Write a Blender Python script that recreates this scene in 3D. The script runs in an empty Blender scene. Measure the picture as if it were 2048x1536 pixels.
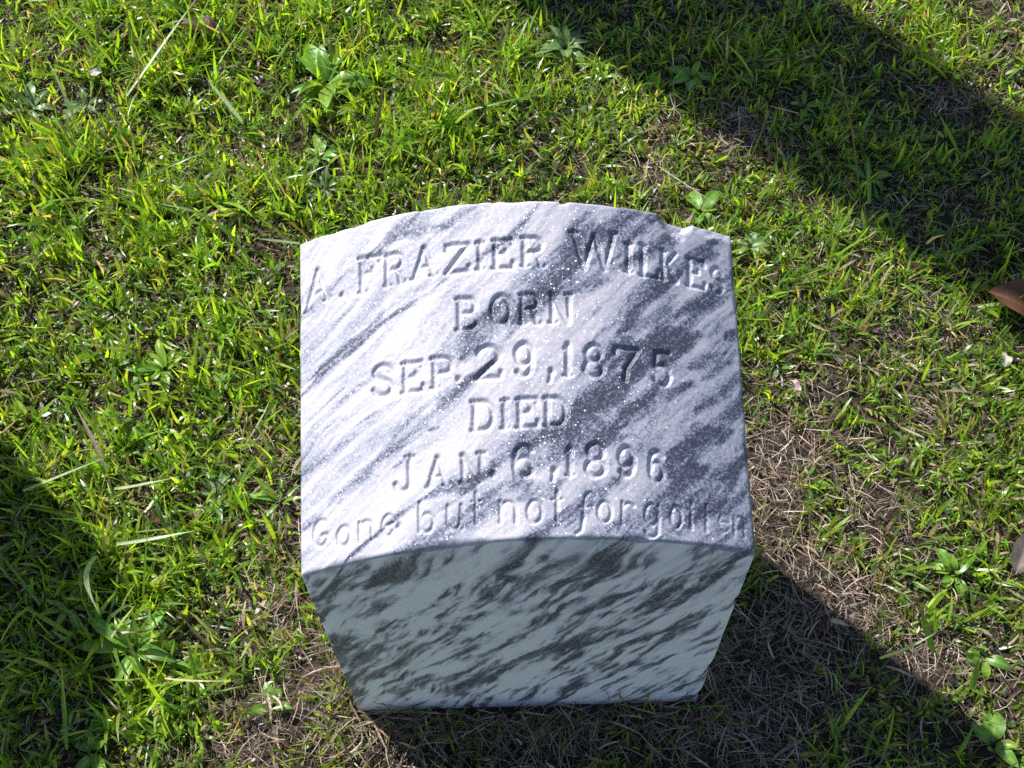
import bpy, math, random
import numpy as np
from mathutils import Matrix, Vector
random.seed(4); RNG = np.random.default_rng(11)
sc = bpy.context.scene
CAM_LOC=[-0.0114, -0.44, 1.5428]
CAM_R=[[0.999496, -0.028584, -0.013784], [0.031626, 0.861499, 0.506773], [0.002611, 0.506954, -0.861969]]
W,D,H,SLOPE,SAG=0.4200,0.2981,0.4616,0.34037,0.05979
CORR=[-0.0059, 0.0121, 0.0015, -0.0042]
TEXT=[('A', -0.204, 0.2327, -0.1786, 0.2382, 0.0003, 0.0316), ('.', -0.1694, 0.2346, -0.1634, 0.2347, 0.0, 0.0045), ('F', -0.1495, 0.2342, -0.128, 0.2324, 0.0004, 0.0311), ('R', -0.1241, 0.2347, -0.1058, 0.2351, 0.0004, 0.0269), ('A', -0.0977, 0.2355, -0.0755, 0.2366, 0.0005, 0.0262), ('Z', -0.0671, 0.2364, -0.0439, 0.2361, 0.0006, 0.0246), ('I', -0.0378, 0.2369, -0.0313, 0.2368, 0.0007, 0.0238), ('E', -0.0226, 0.2367, -0.0037, 0.2366, 0.0008, 0.0254), ('R', 0.0042, 0.2378, 0.0245, 0.2376, 0.0009, 0.0256), ('W', 0.0503, 0.236, 0.0906, 0.2381, 0.0015, 0.0336), ('I', 0.1, 0.2373, 0.1067, 0.2372, 0.0015, 0.0263), ('L', 0.1147, 0.236, 0.1324, 0.2355, 0.0017, 0.0286), ('K', 0.1344, 0.2359, 0.15, 0.2351, 0.0017, 0.0267), ('E', 0.1598, 0.2343, 0.1779, 0.2348, 0.0018, 0.0261), ('S', 0.1839, 0.234, 0.1963, 0.2351, 0.0019, 0.0243), ('B', -0.0572, 0.1849, -0.037, 0.1838, 0.0007, 0.0271), ('O', -0.0259, 0.187, -0.0072, 0.1864, 0.0008, 0.0252), ('R', 0.0006, 0.1861, 0.0189, 0.1861, 0.0009, 0.0257), ('N', 0.028, 0.1865, 0.0473, 0.1868, 0.001, 0.0252), ('S', -0.1374, 0.1388, -0.1174, 0.1366, 0.0004, 0.0263), ('E', -0.1089, 0.1364, -0.0893, 0.1354, 0.0005, 0.0251), ('P', -0.0814, 0.1364, -0.0621, 0.1353, 0.0006, 0.0255), ('.', -0.0597, 0.1389, -0.0542, 0.1388, 0.0001, 0.0055), ('2', -0.0414, 0.1393, -0.0174, 0.1383, 0.0009, 0.0284), ('9', -0.006, 0.1399, 0.0117, 0.1397, 0.001, 0.0279), (',', 0.0247, 0.1386, 0.0297, 0.1386, 0.0003, 0.0075), ('1', 0.0388, 0.1395, 0.0461, 0.1396, 0.0012, 0.0275), ('8', 0.0565, 0.139, 0.0758, 0.1399, 0.0013, 0.028), ('7', 0.0849, 0.1383, 0.1076, 0.138, 0.0015, 0.028), ('5', 0.1201, 0.1366, 0.1386, 0.1373, 0.0018, 0.0296), ('D', -0.0458, 0.0954, -0.0255, 0.0946, 0.0007, 0.0245), ('I', -0.0192, 0.095, -0.0129, 0.0951, 0.0008, 0.024), ('E', -0.0053, 0.0951, 0.0136, 0.0953, 0.0009, 0.0242), ('D', 0.0199, 0.096, 0.0397, 0.0959, 0.001, 0.0238), ('J', -0.1187, 0.0529, -0.0997, 0.0516, 0.0005, 0.0281), ('A', -0.0873, 0.0515, -0.0686, 0.0517, 0.0005, 0.0237), ('N', -0.0569, 0.0517, -0.0366, 0.0519, 0.0006, 0.0231), ('.', -0.0308, 0.0536, -0.0258, 0.0541, 0.0002, 0.0051), ('6', -0.0111, 0.0531, 0.0089, 0.0531, 0.0009, 0.0255), (',', 0.024, 0.0531, 0.0289, 0.053, 0.0003, 0.0068), ('1', 0.037, 0.0534, 0.0441, 0.0534, 0.001, 0.0227), ('8', 0.0544, 0.0526, 0.0728, 0.053, 0.0013, 0.0271), ('9', 0.0841, 0.0539, 0.0995, 0.054, 0.0013, 0.0247), ('6', 0.1113, 0.0522, 0.1261, 0.0518, 0.0015, 0.0253), ('G', -0.1977, 0.0209, -0.1806, 0.0202, 0.0002, 0.0223), ('o', -0.1737, 0.0165, -0.1596, 0.0156, 0.0002, 0.0163), ('n', -0.1528, 0.0155, -0.1376, 0.0156, 0.0002, 0.0167), ('e', -0.1305, 0.016, -0.1179, 0.0164, 0.0003, 0.0173), ('.', -0.1169, 0.0204, -0.1122, 0.0205, 0.0001, 0.0046), ('b', -0.0967, 0.014, -0.0812, 0.0137, 0.0005, 0.0256), ('u', -0.0713, 0.0142, -0.0551, 0.0133, 0.0005, 0.0205), ('t', -0.0488, 0.0164, -0.0399, 0.016, 0.0007, 0.0257), ('n', -0.0244, 0.0153, -0.0067, 0.0142, 0.0006, 0.0175), ('o', 0.0003, 0.0134, 0.0154, 0.0133, 0.0007, 0.019), ('t', 0.0225, 0.0148, 0.0327, 0.015, 0.001, 0.0246), ('f', 0.0437, 0.0048, 0.0606, 0.0058, 0.0015, 0.0328), ('o', 0.0628, 0.0138, 0.0766, 0.0137, 0.0009, 0.0175), ('r', 0.0837, 0.0126, 0.0977, 0.0129, 0.001, 0.0185), ('g', 0.1043, 0.0031, 0.1198, 0.0032, 0.0017, 0.0277), ('o', 0.1286, 0.0125, 0.1407, 0.0127, 0.0012, 0.0186), ('t', 0.1445, 0.0131, 0.1529, 0.0132, 0.0016, 0.0226), ('t', 0.1585, 0.0121, 0.167, 0.0123, 0.0017, 0.0232), ('e', 0.1744, 0.0142, 0.1865, 0.0143, 0.0012, 0.0159), ('n', 0.1888, 0.0129, 0.2012, 0.0133, 0.0014, 0.0169)]
VEINS=[([(-0.2099, 0.2302), (-0.1754, 0.246), (-0.1517, 0.2595), (-0.1284, 0.2726)], 0.00329, 0.5), ([(-0.1285, 0.268), (-0.1113, 0.2832), (-0.0935, 0.2868), (-0.0662, 0.2976)], 0.00658, 0.4), ([(-0.1172, 0.2729), (-0.0803, 0.2797), (-0.0586, 0.2796), (-0.0348, 0.2953)], 0.00376, 0.45), ([(-0.2088, 0.227), (-0.1791, 0.2379)], 0.00282, 0.35), ([(-0.1996, 0.1693), (-0.1856, 0.1781), (-0.1475, 0.1944), (-0.1113, 0.2204), (-0.071, 0.2314), (-0.0361, 0.2481), (-0.0069, 0.2632), (0.0133, 0.284), (0.0255, 0.2981)], 0.00376, 0.42), ([(-0.1499, 0.1919), (-0.1101, 0.2098), (-0.0853, 0.219), (-0.0597, 0.2346)], 0.00188, 0.6), ([(-0.1893, 0.1684), (-0.1795, 0.1741), (-0.1549, 0.1841), (-0.1182, 0.206), (-0.0863, 0.2147)], 0.00188, 0.5), ([(-0.0756, 0.279), (-0.059, 0.2815), (-0.0423, 0.2936)], 0.00423, 0.4), ([(-0.0735, 0.1573), (-0.0502, 0.17), (-0.0174, 0.194), (0.006, 0.211), (0.0392, 0.236), (0.0733, 0.268), (0.1178, 0.2973)], 0.0141, 0.62), ([(0.0349, 0.2428), (0.0688, 0.2722), (0.1029, 0.2902), (0.1323, 0.2952)], 0.01598, 0.5), ([(-0.0177, 0.1851), (0.0196, 0.2063), (0.0522, 0.216), (0.0854, 0.2274)], 0.0094, 0.5), ([(0.1101, 0.2728), (0.1218, 0.2837), (0.1357, 0.2959)], 0.00329, 0.7), ([(0.0858, 0.2366), (0.1272, 0.2595), (0.1594, 0.2868)], 0.00564, 0.5), ([(0.1231, 0.2251), (0.1319, 0.2345), (0.1518, 0.262), (0.1974, 0.2884)], 0.00658, 0.42), ([(0.1668, 0.2559), (0.1802, 0.2656), (0.1952, 0.2735)], 0.0047, 0.7), ([(0.0899, 0.1799), (0.0996, 0.1876), (0.116, 0.2093), (0.1373, 0.2284), (0.154, 0.2435)], 0.00423, 0.65), ([(0.0679, 0.1941), (0.0713, 0.1979), (0.0757, 0.2028)], 0.00235, 0.6), ([(0.1453, 0.2024), (0.1669, 0.2161), (0.2069, 0.2431)], 0.00423, 0.35), ([(0.119, 0.1558), (0.1276, 0.1656), (0.1402, 0.1761), (0.167, 0.1899)], 0.01128, 0.85), ([(0.0719, 0.145), (0.0865, 0.1602), (0.1199, 0.1718)], 0.00846, 0.6), ([(0.1948, 0.1909), (0.2062, 0.2036)], 0.00423, 0.6), ([(0.1573, 0.1571), (0.1677, 0.165), (0.1964, 0.1796)], 0.0047, 0.5), ([(-0.0282, 0.0661), (-0.0122, 0.0753), (0.0114, 0.0842), (0.0388, 0.0963), (0.0593, 0.1101), (0.0793, 0.1268), (0.0966, 0.1409), (0.1273, 0.161)], 0.01128, 0.8), ([(-0.0131, 0.0465), (0.0165, 0.066), (0.0463, 0.083), (0.0944, 0.1005), (0.12, 0.1259), (0.1586, 0.1414)], 0.0094, 0.62), ([(-0.092, 0.0424), (-0.0669, 0.0486), (-0.0529, 0.05), (-0.0301, 0.0607), (0.0059, 0.0809)], 0.00611, 0.7), ([(-0.1271, 0.0238), (-0.1106, 0.0334), (-0.092, 0.0424)], 0.00282, 0.7), ([(-0.1655, 0.0024), (-0.1461, 0.0142), (-0.1271, 0.0238)], 0.00235, 0.65), ([(-0.1181, 0.0009), (-0.0951, 0.0038), (-0.0759, 0.008), (-0.0423, 0.0255), (-0.0201, 0.0393), (0.0047, 0.0481)], 0.00846, 0.6), ([(-0.2002, 0.0427), (-0.193, 0.0452), (-0.1704, 0.0612), (-0.144, 0.0744), (-0.12, 0.0892), (-0.0969, 0.1035), (-0.0734, 0.1205), (-0.0562, 0.1333), (-0.039, 0.1439), (-0.0255, 0.1538)], 0.00423, 0.5), ([(-0.2092, 0.1293), (-0.1869, 0.1409), (-0.1647, 0.1527)], 0.00141, 0.45), ([(-0.2101, 0.1574), (-0.1944, 0.1655), (-0.1795, 0.1745)], 0.00282, 0.6), ([(-0.1557, 0.1156), (-0.1449, 0.1202), (-0.1338, 0.1249)], 0.00188, 0.45), ([(-0.0854, 0.0996), (-0.0752, 0.1013)], 0.00188, 0.6), ([(-0.2093, 0.0876), (-0.1801, 0.0958), (-0.1435, 0.1164), (-0.1114, 0.1302)], 0.00423, 0.25), ([(-0.2106, 0.039), (-0.1865, 0.0465)], 0.00376, 0.5), ([(-0.1203, 0.072), (-0.1019, 0.0806)], 0.00141, 0.5), ([(0.129, 0.076), (0.1512, 0.0903)], 0.00141, 0.6), ([(0.1219, 0.0523), (0.1318, 0.0606), (0.148, 0.0783), (0.1681, 0.0979), (0.1946, 0.1075)], 0.00752, 0.7), ([(0.1328, 0.0403), (0.1502, 0.0549), (0.1655, 0.0685)], 0.01034, 0.8), ([(0.1774, 0.0914), (0.1971, 0.1072)], 0.00282, 0.7), ([(0.1928, 0.085), (0.2099, 0.1015)], 0.00235, 0.6), ([(0.165, 0.0552), (0.2061, 0.0878)], 0.00564, 0.5), ([(0.1768, 0.0263), (0.2036, 0.0531)], 0.00423, 0.4), ([(0.1938, 0.019), (0.2082, 0.0358)], 0.00282, 0.6), ([(0.0825, -0.0013), (0.0891, 0.0053), (0.1325, 0.036), (0.1431, 0.0484)], 0.00846, 0.6), ([(0.1138, -0.0048), (0.1243, 0.0019), (0.163, 0.0283), (0.1829, 0.0426)], 0.00564, 0.5), ([(0.0425, -0.0039), (0.0542, 0.0011), (0.0897, 0.0158)], 0.00752, 0.5), ([(-0.0059, -0.0025), (0.0084, 0.0031), (0.0318, 0.015), (0.0512, 0.0318), (0.0798, 0.049)], 0.0094, 0.5), ([(-0.0047, 0.0329), (0.0133, 0.0407), (0.0359, 0.0487)], 0.00752, 0.6), ([(0.0859, 0.0626), (0.1096, 0.0772), (0.1344, 0.1018)], 0.00564, 0.4), ([(0.1595, 0.1189), (0.1858, 0.1422), (0.2111, 0.1695)], 0.00564, 0.4), ([(0.1664, 0.1474), (0.1875, 0.1634), (0.209, 0.176)], 0.00376, 0.4), ([(0.0593, 0.0724), (0.078, 0.0839), (0.1011, 0.0896)], 0.0047, 0.5)]
FVEINS=[([(-0.1746, 0.4658), (-0.1346, 0.4682), (-0.0936, 0.4876), (-0.058, 0.5068)], 0.01659, 0.8), ([(-0.1435, 0.4272), (-0.1143, 0.4489), (-0.0869, 0.4584)], 0.01276, 0.7), ([(-0.19, 0.4189), (-0.1584, 0.4346)], 0.00893, 0.6), ([(-0.2095, 0.3483), (-0.1832, 0.3664), (-0.1514, 0.3964)], 0.00638, 0.7), ([(-0.2162, 0.2687), (-0.2002, 0.2748), (-0.1816, 0.303)], 0.01404, 0.9), ([(-0.2144, 0.2451), (-0.1992, 0.2436)], 0.00893, 0.8), ([(-0.2116, 0.1067), (-0.1913, 0.1591), (-0.1756, 0.2252), (-0.1514, 0.3074)], 0.00638, 0.7), ([(-0.1653, 0.2242), (-0.1296, 0.2756), (-0.0824, 0.3081), (-0.0417, 0.3466)], 0.00574, 0.7), ([(-0.1006, 0.2574), (-0.0684, 0.2922), (-0.0321, 0.3458), (-0.0079, 0.3705)], 0.0051, 0.8), ([(-0.1299, 0.3269), (-0.0985, 0.3586), (-0.0637, 0.3886)], 0.0051, 0.5), ([(-0.0272, 0.3521), (-0.0171, 0.3845), (0.0017, 0.4208), (0.0261, 0.4605)], 0.00893, 0.85), ([(-0.0252, 0.4413), (-0.012, 0.425)], 0.00447, 0.8), ([(0.0127, 0.4844), (0.0217, 0.4609), (0.0435, 0.4706), (0.0751, 0.496)], 0.01148, 0.8), ([(0.0449, 0.4232), (0.0602, 0.44), (0.0874, 0.4726), (0.1137, 0.4983)], 0.01148, 0.75), ([(0.0669, 0.4394), (0.0996, 0.4544), (0.1333, 0.4745)], 0.00766, 0.6), ([(-0.018, 0.3306), (0.0063, 0.3491), (0.0299, 0.3737)], 0.00638, 0.7), ([(-0.0087, 0.279), (0.0308, 0.319), (0.0632, 0.3641), (0.0891, 0.407)], 0.00638, 0.6), ([(0.0351, 0.3464), (0.063, 0.3708), (0.0907, 0.3814)], 0.01021, 0.7), ([(-0.0733, 0.19), (-0.0345, 0.251), (0.0039, 0.2927), (0.0354, 0.3326)], 0.00574, 0.6), ([(-0.0507, 0.2289), (-0.0192, 0.2495), (0.0114, 0.2846)], 0.00766, 0.55), ([(0.0269, 0.2527), (0.0556, 0.3096), (0.0887, 0.3347)], 0.00574, 0.6), ([(-0.0752, 0.0919), (-0.0373, 0.143), (0.0065, 0.1903), (0.0424, 0.2434), (0.0711, 0.2936)], 0.00893, 0.65), ([(-0.1149, 0.0475), (-0.078, 0.0922), (-0.0377, 0.125)], 0.01021, 0.75), ([(-0.1411, 0.145), (-0.1056, 0.1849), (-0.0721, 0.2148)], 0.0051, 0.5), ([(-0.1961, 0.0465), (-0.1443, 0.1087), (-0.1079, 0.1504)], 0.00574, 0.6), ([(0.0388, 0.17), (0.0738, 0.2325), (0.1162, 0.2894), (0.1591, 0.3555), (0.1984, 0.4161)], 0.01021, 0.6), ([(0.0861, 0.2922), (0.1266, 0.3449), (0.1636, 0.4005), (0.206, 0.4571)], 0.00638, 0.7), ([(0.0999, 0.2299), (0.1435, 0.2644), (0.1777, 0.3195), (0.2066, 0.3579)], 0.00893, 0.6), ([(0.1306, 0.2348), (0.1545, 0.2558), (0.1845, 0.2605)], 0.00766, 0.6), ([(0.0735, 0.1132), (0.1154, 0.1535), (0.1607, 0.1914), (0.203, 0.2356)], 0.0051, 0.5), ([(0.0767, 0.1662), (0.1044, 0.1547), (0.1421, 0.1594)], 0.01021, 0.55), ([(0.07, 0.0567), (0.1128, 0.109), (0.1666, 0.1306), (0.208, 0.1527)], 0.00383, 0.5), ([(0.1346, 0.0397), (0.172, 0.0746), (0.2079, 0.1081)], 0.0051, 0.6), ([(0.1505, -0.0133), (0.1838, 0.0141), (0.2113, 0.0313)], 0.01148, 0.75), ([(-0.0701, 0.0118), (-0.0223, 0.0472), (0.0238, 0.0715), (0.0686, 0.0952)], 0.01021, 0.55), ([(-0.1578, 0.0218), (-0.1214, 0.0382), (-0.0867, 0.0343)], 0.00893, 0.65), ([(0.1372, 0.4334), (0.1625, 0.4491), (0.1901, 0.4755)], 0.0051, 0.5), ([(0.1227, 0.3914), (0.143, 0.4208), (0.1685, 0.4368)], 0.00383, 0.5)]
DRY=[(-0.3078, 0.2881, 0.0387), (-0.3172, 0.4437, 0.029), (-0.2861, 0.3248, 0.0387), (-0.2943, 0.2293, 0.0581), (-0.3153, 0.1463, 0.071), (-0.2594, 0.0584, 0.0387), (-0.3051, -0.0093, 0.071), (-0.3524, -0.0322, 0.0774), (0.3368, 0.3409, 0.0452), (0.3337, 0.2656, 0.0581), (0.3472, 0.1719, 0.0581), (0.4149, 0.1081, 0.0516), (0.4961, 0.0335, 0.0387), (0.3186, 0.0586, 0.0968), (0.2389, -0.033, 0.129), (0.025, -0.0443, 0.129), (-0.1572, -0.0445, 0.1032), (0.1126, 0.8659, 0.0258), (0.4737, 0.2606, 0.0387), (-0.373, 0.3897, 0.0387), (0.4149, 0.4496, 0.0387), (0.388, 0.3624, 0.0581), (0.2553, 0.9547, 0.0387), (0.7203, 0.9679, 0.0323), (0.2222, 0.8512, 0.0452), (0.3737, 0.9284, 0.0581)]
LUSH=[(-0.3082, 1.0495, 0.0733), (-0.6001, 1.1361, 0.1667), (-0.0517, 1.0221, 0.1), (-0.0933, 0.8949, 0.08), (-0.4978, 0.4503, 0.08), (-0.4957, 0.0922, 0.0733), (-0.4582, 0.7883, 0.0667), (-0.687, 0.8674, 0.1333)]
ROSETTES=[(-0.2964, 1.0482, 0.085, 14, 0.28, 0, 'big lush broadleaf rosette with bright upright leaves above the stone, left of centre'), (0.1015, 1.1171, 0.06, 13, 0.34, 1, 'glossy grey green broadleaf weed at the edge of the dark shadow band, top centre'), (-0.4952, 0.0873, 0.07, 14, 0.24, 0, 'broadleaf rosette of long pointed leaves at the edge of the left shadow'), (-0.5055, 0.5074, 0.05, 8, 0.26, 0, 'broadleaf rosette in open lawn midway down the left side'), (-0.508, 0.4052, 0.05, 7, 0.3, 0, 'small broadleaf weed with yellow tipped leaves just below another rosette, left of stone'), (-0.4149, 0.3054, 0.05, 9, 0.16, 1, 'pale grey green star shaped weed beside the lower left of the stone'), (-0.2903, 0.8304, 0.05, 10, 0.26, 1, 'silvery flat weed just behind the upper left shoulder of the stone'), (-0.3015, 0.8973, 0.05, 8, 0.28, 0, 'weed with dark spreading leaves between the big rosette and the stone'), (0.2925, 0.7626, 0.045, 6, 0.45, 0, 'yellow green round leaf weed behind the right end of the stone top'), (0.3611, 0.6928, 0.04, 6, 0.5, 1, 'low round leaf weed right beside the upper right corner of the stone'), (0.5567, 0.1529, 0.038, 6, 0.45, 0, 'five leaved broad weed in sun on the right edge of the lawn'), (0.5597, -0.0662, 0.04, 4, 0.5, 0, 'broad leaf weed half in the shadow at the lower right corner'), (0.5714, 0.0422, 0.032, 4, 0.42, 0, 'pair of round pale leaves on the right, below the five leaved weed'), (0.6368, 0.4037, 0.032, 3, 0.45, 0, 'single pale oval leaf weed standing alone in the lawn on the right'), (0.4865, 0.9769, 0.045, 6, 0.28, 0, 'long leaved weed inside the dark shadow band, near the tall seed stalk'), (0.3097, 1.0453, 0.045, 6, 0.35, 0, 'wide dark leaved weed in the shadow band left of the tall seed stalk'), (0.5657, 0.8213, 0.038, 5, 0.35, 0, 'dark broad weed deep in the shadow band, below and right of the tall seed stalk'), (-0.5324, -0.0402, 0.04, 5, 0.34, 0, 'upright two toned weed at the bottom left corner'), (-0.3166, 0.0098, 0.035, 4, 0.45, 0, 'tiny round leaved weed in dry grass left of the stone foot'), (-0.588, 0.1471, 0.05, 7, 0.24, 0, 'dark broadleaf rosette inside the left shadow'), (-0.3257, 0.291, 0.05, 6, 0.2, 0, 'narrow leaved weed hugging the lower left edge of the stone'), (-0.7851, 1.0187, 0.05, 8, 0.26, 1, 'dull grey weed low in the turf at the upper left corner'), (-0.6956, 1.026, 0.05, 7, 0.28, 1, 'grey green weed with pale curled leaves right of another one at upper left')]
TUFTS=[(-0.0974, 0.9416, 0.075, 26, 'coarse grass tuft of wide blades right above the top of the stone'), (0.0164, 1.0976, 0.075, 26, 'coarse grass tuft with reddish tips beside the grey green weed at top centre'), (-0.1738, 0.913, 0.06, 20, 'leaning coarse grass tuft left of the larger tuft above the stone'), (-0.0499, 1.1648, 0.06, 20, 'yellow green grass tuft near the top edge, centre'), (-0.4584, 0.6964, 0.07, 14, 'tuft of broad blades left of the top left corner of the stone'), (-0.5845, 1.2118, 0.08, 16, 'long bladed tuft at the top edge in the upper left'), (-0.317, 1.2124, 0.06, 20, 'reddish green tuft on the top edge above the big rosette'), (0.1647, 1.0514, 0.05, 14, 'small tuft at the rim of the shadow band, upper centre'), (-0.4573, 0.0219, 0.09, 12, 'tall loose tuft under the broadleaf rosette at lower left'), (-0.4229, 0.5512, 0.05, 16, 'short bright tuft midway along the left lawn'), (0.5093, 0.0934, 0.08, 8, 'open tuft of long blades in sun at lower right'), (-0.6172, 0.6381, 0.05, 16, 'low bright tuft on the far left of the lawn')]
LONG=[(-0.6179, 1.0117, 0.01, -0.5138, 1.2032, 0.04, 0.005, 1, 0.1, 'longest pale grass blade slanting up to the right at upper left'), (-0.6871, 0.9392, 0.01, -0.7245, 1.0224, 0.1, 0.005, 1, 0.1, 'pale blade leaning left at upper left'), (-0.4918, 1.1424, 0.01, -0.6011, 1.1959, 0.07, 0.006, 0, 0.1, 'bright green blade crossing the longest pale blade'), (-0.4255, 0.9497, 0.01, -0.48, 1.0139, 0.04, 0.007, 1, 0.0, 'broad whitish blade lying above another short white one, left half'), (-0.4834, 1.0505, 0.01, -0.4232, 1.1171, 0.06, 0.004, 1, 0.1, 'bent pale blade right of the longest pale blade'), (-0.5772, 0.8318, 0.01, -0.4295, 0.8765, 0.04, 0.004, 0, 0.25, 'long arching green blade in the middle of the upper left lawn'), (-0.3882, 0.6705, 0.01, -0.5233, 0.7458, 0.06, 0.006, 0, 0.25, 'arching blade with a white sheen left of the top of the stone'), (-0.3184, 0.7022, 0.01, -0.3828, 0.6993, 0.03, 0.004, 1, 0.0, 'thin pale blade touching the upper left corner of the stone'), (-0.069, 0.9565, 0.01, 0.0776, 0.9729, 0.03, 0.004, 0, 0.1, 'straight thin blade lying above the top of the stone'), (-0.5573, 0.3293, 0.01, -0.5959, 0.4046, 0.06, 0.005, 2, 0.05, 'tan dry blade left of the stone, crossed by a pale blade'), (-0.6657, 0.303, 0.01, -0.5422, 0.3242, 0.06, 0.005, 1, 0.02, 'pale straight blade crossing a tan dry blade on the left'), (-0.5436, 0.3024, 0.01, -0.442, 0.2983, 0.05, 0.005, 1, 0.35, 'curved pale blade bowing to the right, left of the stone'), (-0.555, 0.2368, 0.01, -0.6372, 0.2555, 0.06, 0.005, 0, 0.15, 'yellow green blade reaching left into the left shadow'), (-0.5541, 0.2062, 0.01, -0.5275, 0.1141, 0.04, 0.007, 1, 0.3, 'folded whitish blade hanging down at the rim of the left shadow'), (-0.6162, 0.1413, 0.01, -0.6522, 0.187, 0.07, 0.004, 0, 0.0, 'thin green blade rising left inside the left shadow'), (-0.5713, 0.0997, 0.01, -0.6152, 0.1157, 0.08, 0.006, 0, 0.05, 'sunlit green blade poking out of the left shadow, just above the rosette'), (-0.6576, 0.094, 0.01, -0.6204, 0.1166, 0.06, 0.006, 1, 0.1, 'short lit blade at the left edge inside the shadow'), (-0.4862, 0.1505, 0.01, -0.4632, 0.2155, 0.1, 0.006, 0, 0.02, 'upright green blade standing over the broadleaf rosette'), (-0.5297, 0.2217, 0.01, -0.4232, 0.2287, 0.03, 0.005, 1, 0.1, 'whitish flat blade above the upright green one'), (-0.5546, -0.0425, 0.01, -0.5478, 0.0377, 0.09, 0.005, 0, 0.0, 'straight lit blade standing in the left shadow near the bottom edge'), (-0.5197, 0.0947, 0.01, -0.476, 0.1146, 0.07, 0.008, 1, 0.0, 'wide pale blade across the broadleaf rosette'), (-0.4012, 0.0201, 0.01, -0.3349, 0.0371, 0.07, 0.005, 0, 0.0, 'blade leaning right in the dry turf below the rosette'), (-0.4021, 0.017, 0.01, -0.4051, 0.0672, 0.08, 0.005, 0, 0.0, 'upright blade in the dry turf below the rosette'), (-0.4469, 0.0406, 0.01, -0.3498, 0.0221, 0.05, 0.003, 2, 0.1, 'dry stem lying across the turf at lower left'), (0.6175, 0.6641, 0.01, 0.6256, 0.6432, 0.06, 0.007, 2, 0.1, 'pale dry blade at the lower rim of the dark shadow band'), (0.2361, 0.8244, 0.01, 0.3146, 0.7189, 0.04, 0.003, 1, 0.0, 'thin pale blade lying just behind the right shoulder of the stone'), (0.4355, 0.0371, 0.01, 0.49, 0.0471, 0.07, 0.004, 1, 0.15, 'pale arching blade at the tip of the gravestone shadow'), (0.5022, 0.0413, 0.01, 0.4773, 0.0826, 0.07, 0.008, 0, 0.0, 'wide green blade with a pale midline at lower right'), (0.5395, -0.0043, 0.01, 0.542, 0.0207, 0.05, 0.008, 0, 0.0, 'broad green blade below the round pale leaves, lower right'), (0.2981, 0.1897, 0.01, 0.3108, 0.2369, 0.1, 0.002, 2, 0.02, 'thin dry stem standing against the right side of the stone'), (0.6996, 0.8413, 0.01, 0.6593, 0.8617, 0.07, 0.007, 0, 0.0, 'dark wide blade leaning left inside the shadow band at right'), (0.7438, 0.8446, 0.01, 0.7563, 0.8628, 0.07, 0.006, 0, 0.0, 'dark blade leaning right inside the shadow band at right'), (0.5444, 0.7429, 0.01, 0.5358, 0.7819, 0.07, 0.007, 0, 0.0, 'upright dark blade beside the foot of the tall seed stalk'), (0.384, 0.0877, 0.01, 0.4015, 0.0743, 0.022, 0.01, 2, 0.1, 'flat tan strip of dry leaf on the rim of the gravestone shadow'), (0.4634, 0.9292, 0.01, 0.4033, 0.902, 0.06, 0.003, 2, 0.0, 'thin brownish stem at the near rim of the shadow band')]
STALKS=[(0.5427, 0.7558, 0.0, 0.4864, 0.8719, 0.2, 'tall thin seed stalk with two spikes standing at the edge of the shadow band'), (0.3845, 0.8677, 0.0, 0.4025, 0.8909, 0.08, 'short reddish seed stalk left of the tall one'), (0.5067, 0.8836, 0.0, 0.4627, 0.8788, 0.06, 'leaning reddish seed stalk between the short and the tall one'), (-0.5661, 0.0221, 0.0, -0.5681, 0.0417, 0.07, 'brown seed stalk in the left shadow'), (0.1343, -0.0194, 0.0, 0.1448, -0.0062, 0.06, 'small seed stalk in front of the stone foot, right one of two'), (0.1303, -0.0162, 0.0, 0.1108, -0.0034, 0.05, 'small seed stalk in front of the stone foot, left one of two')]
FALLEN=[(0.7204, 0.5612, 0.035, 0.07, 0.075, 0, 150, 'brown curled fallen leaf on the rim of the shadow band at the right edge'), (-0.52, 1.1736, 0.03, 0.065, 0.045, 1, 170, 'dark red brown fallen leaf in the turf at the upper left'), (0.6489, 0.1727, 0.03, 0.06, 0.04, 2, 60, 'greyish brown fallen leaf cut off by the right edge'), (-0.6767, 1.0695, 0.03, 0.022, 0.014, 3, 20, 'small whitish curled leaf in the upper left turf'), (0.3897, 0.4349, 0.025, 0.022, 0.012, 4, 120, 'small pinkish dry leaf right of the stone'), (0.6895, 0.4635, 0.03, 0.025, 0.015, 3, 80, 'small cream leaf below the brown fallen leaf at right')]

# ------------------------------------------------------------------ camera
cam = bpy.data.cameras.new('camera'); cam_o = bpy.data.objects.new('camera', cam); sc.collection.objects.link(cam_o)
r_, u_, f_ = [Vector(v) for v in CAM_R]
M4 = Matrix((r_, u_, -f_)).transposed().to_4x4(); M4.translation = Vector(CAM_LOC)
cam_o.matrix_world = M4
cam.sensor_fit = 'HORIZONTAL'; cam.sensor_width = 36.0; cam.lens = 36.0 * 2500 / 2048
cam.clip_start = 0.05; cam.clip_end = 500
sc.camera = cam_o
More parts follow.
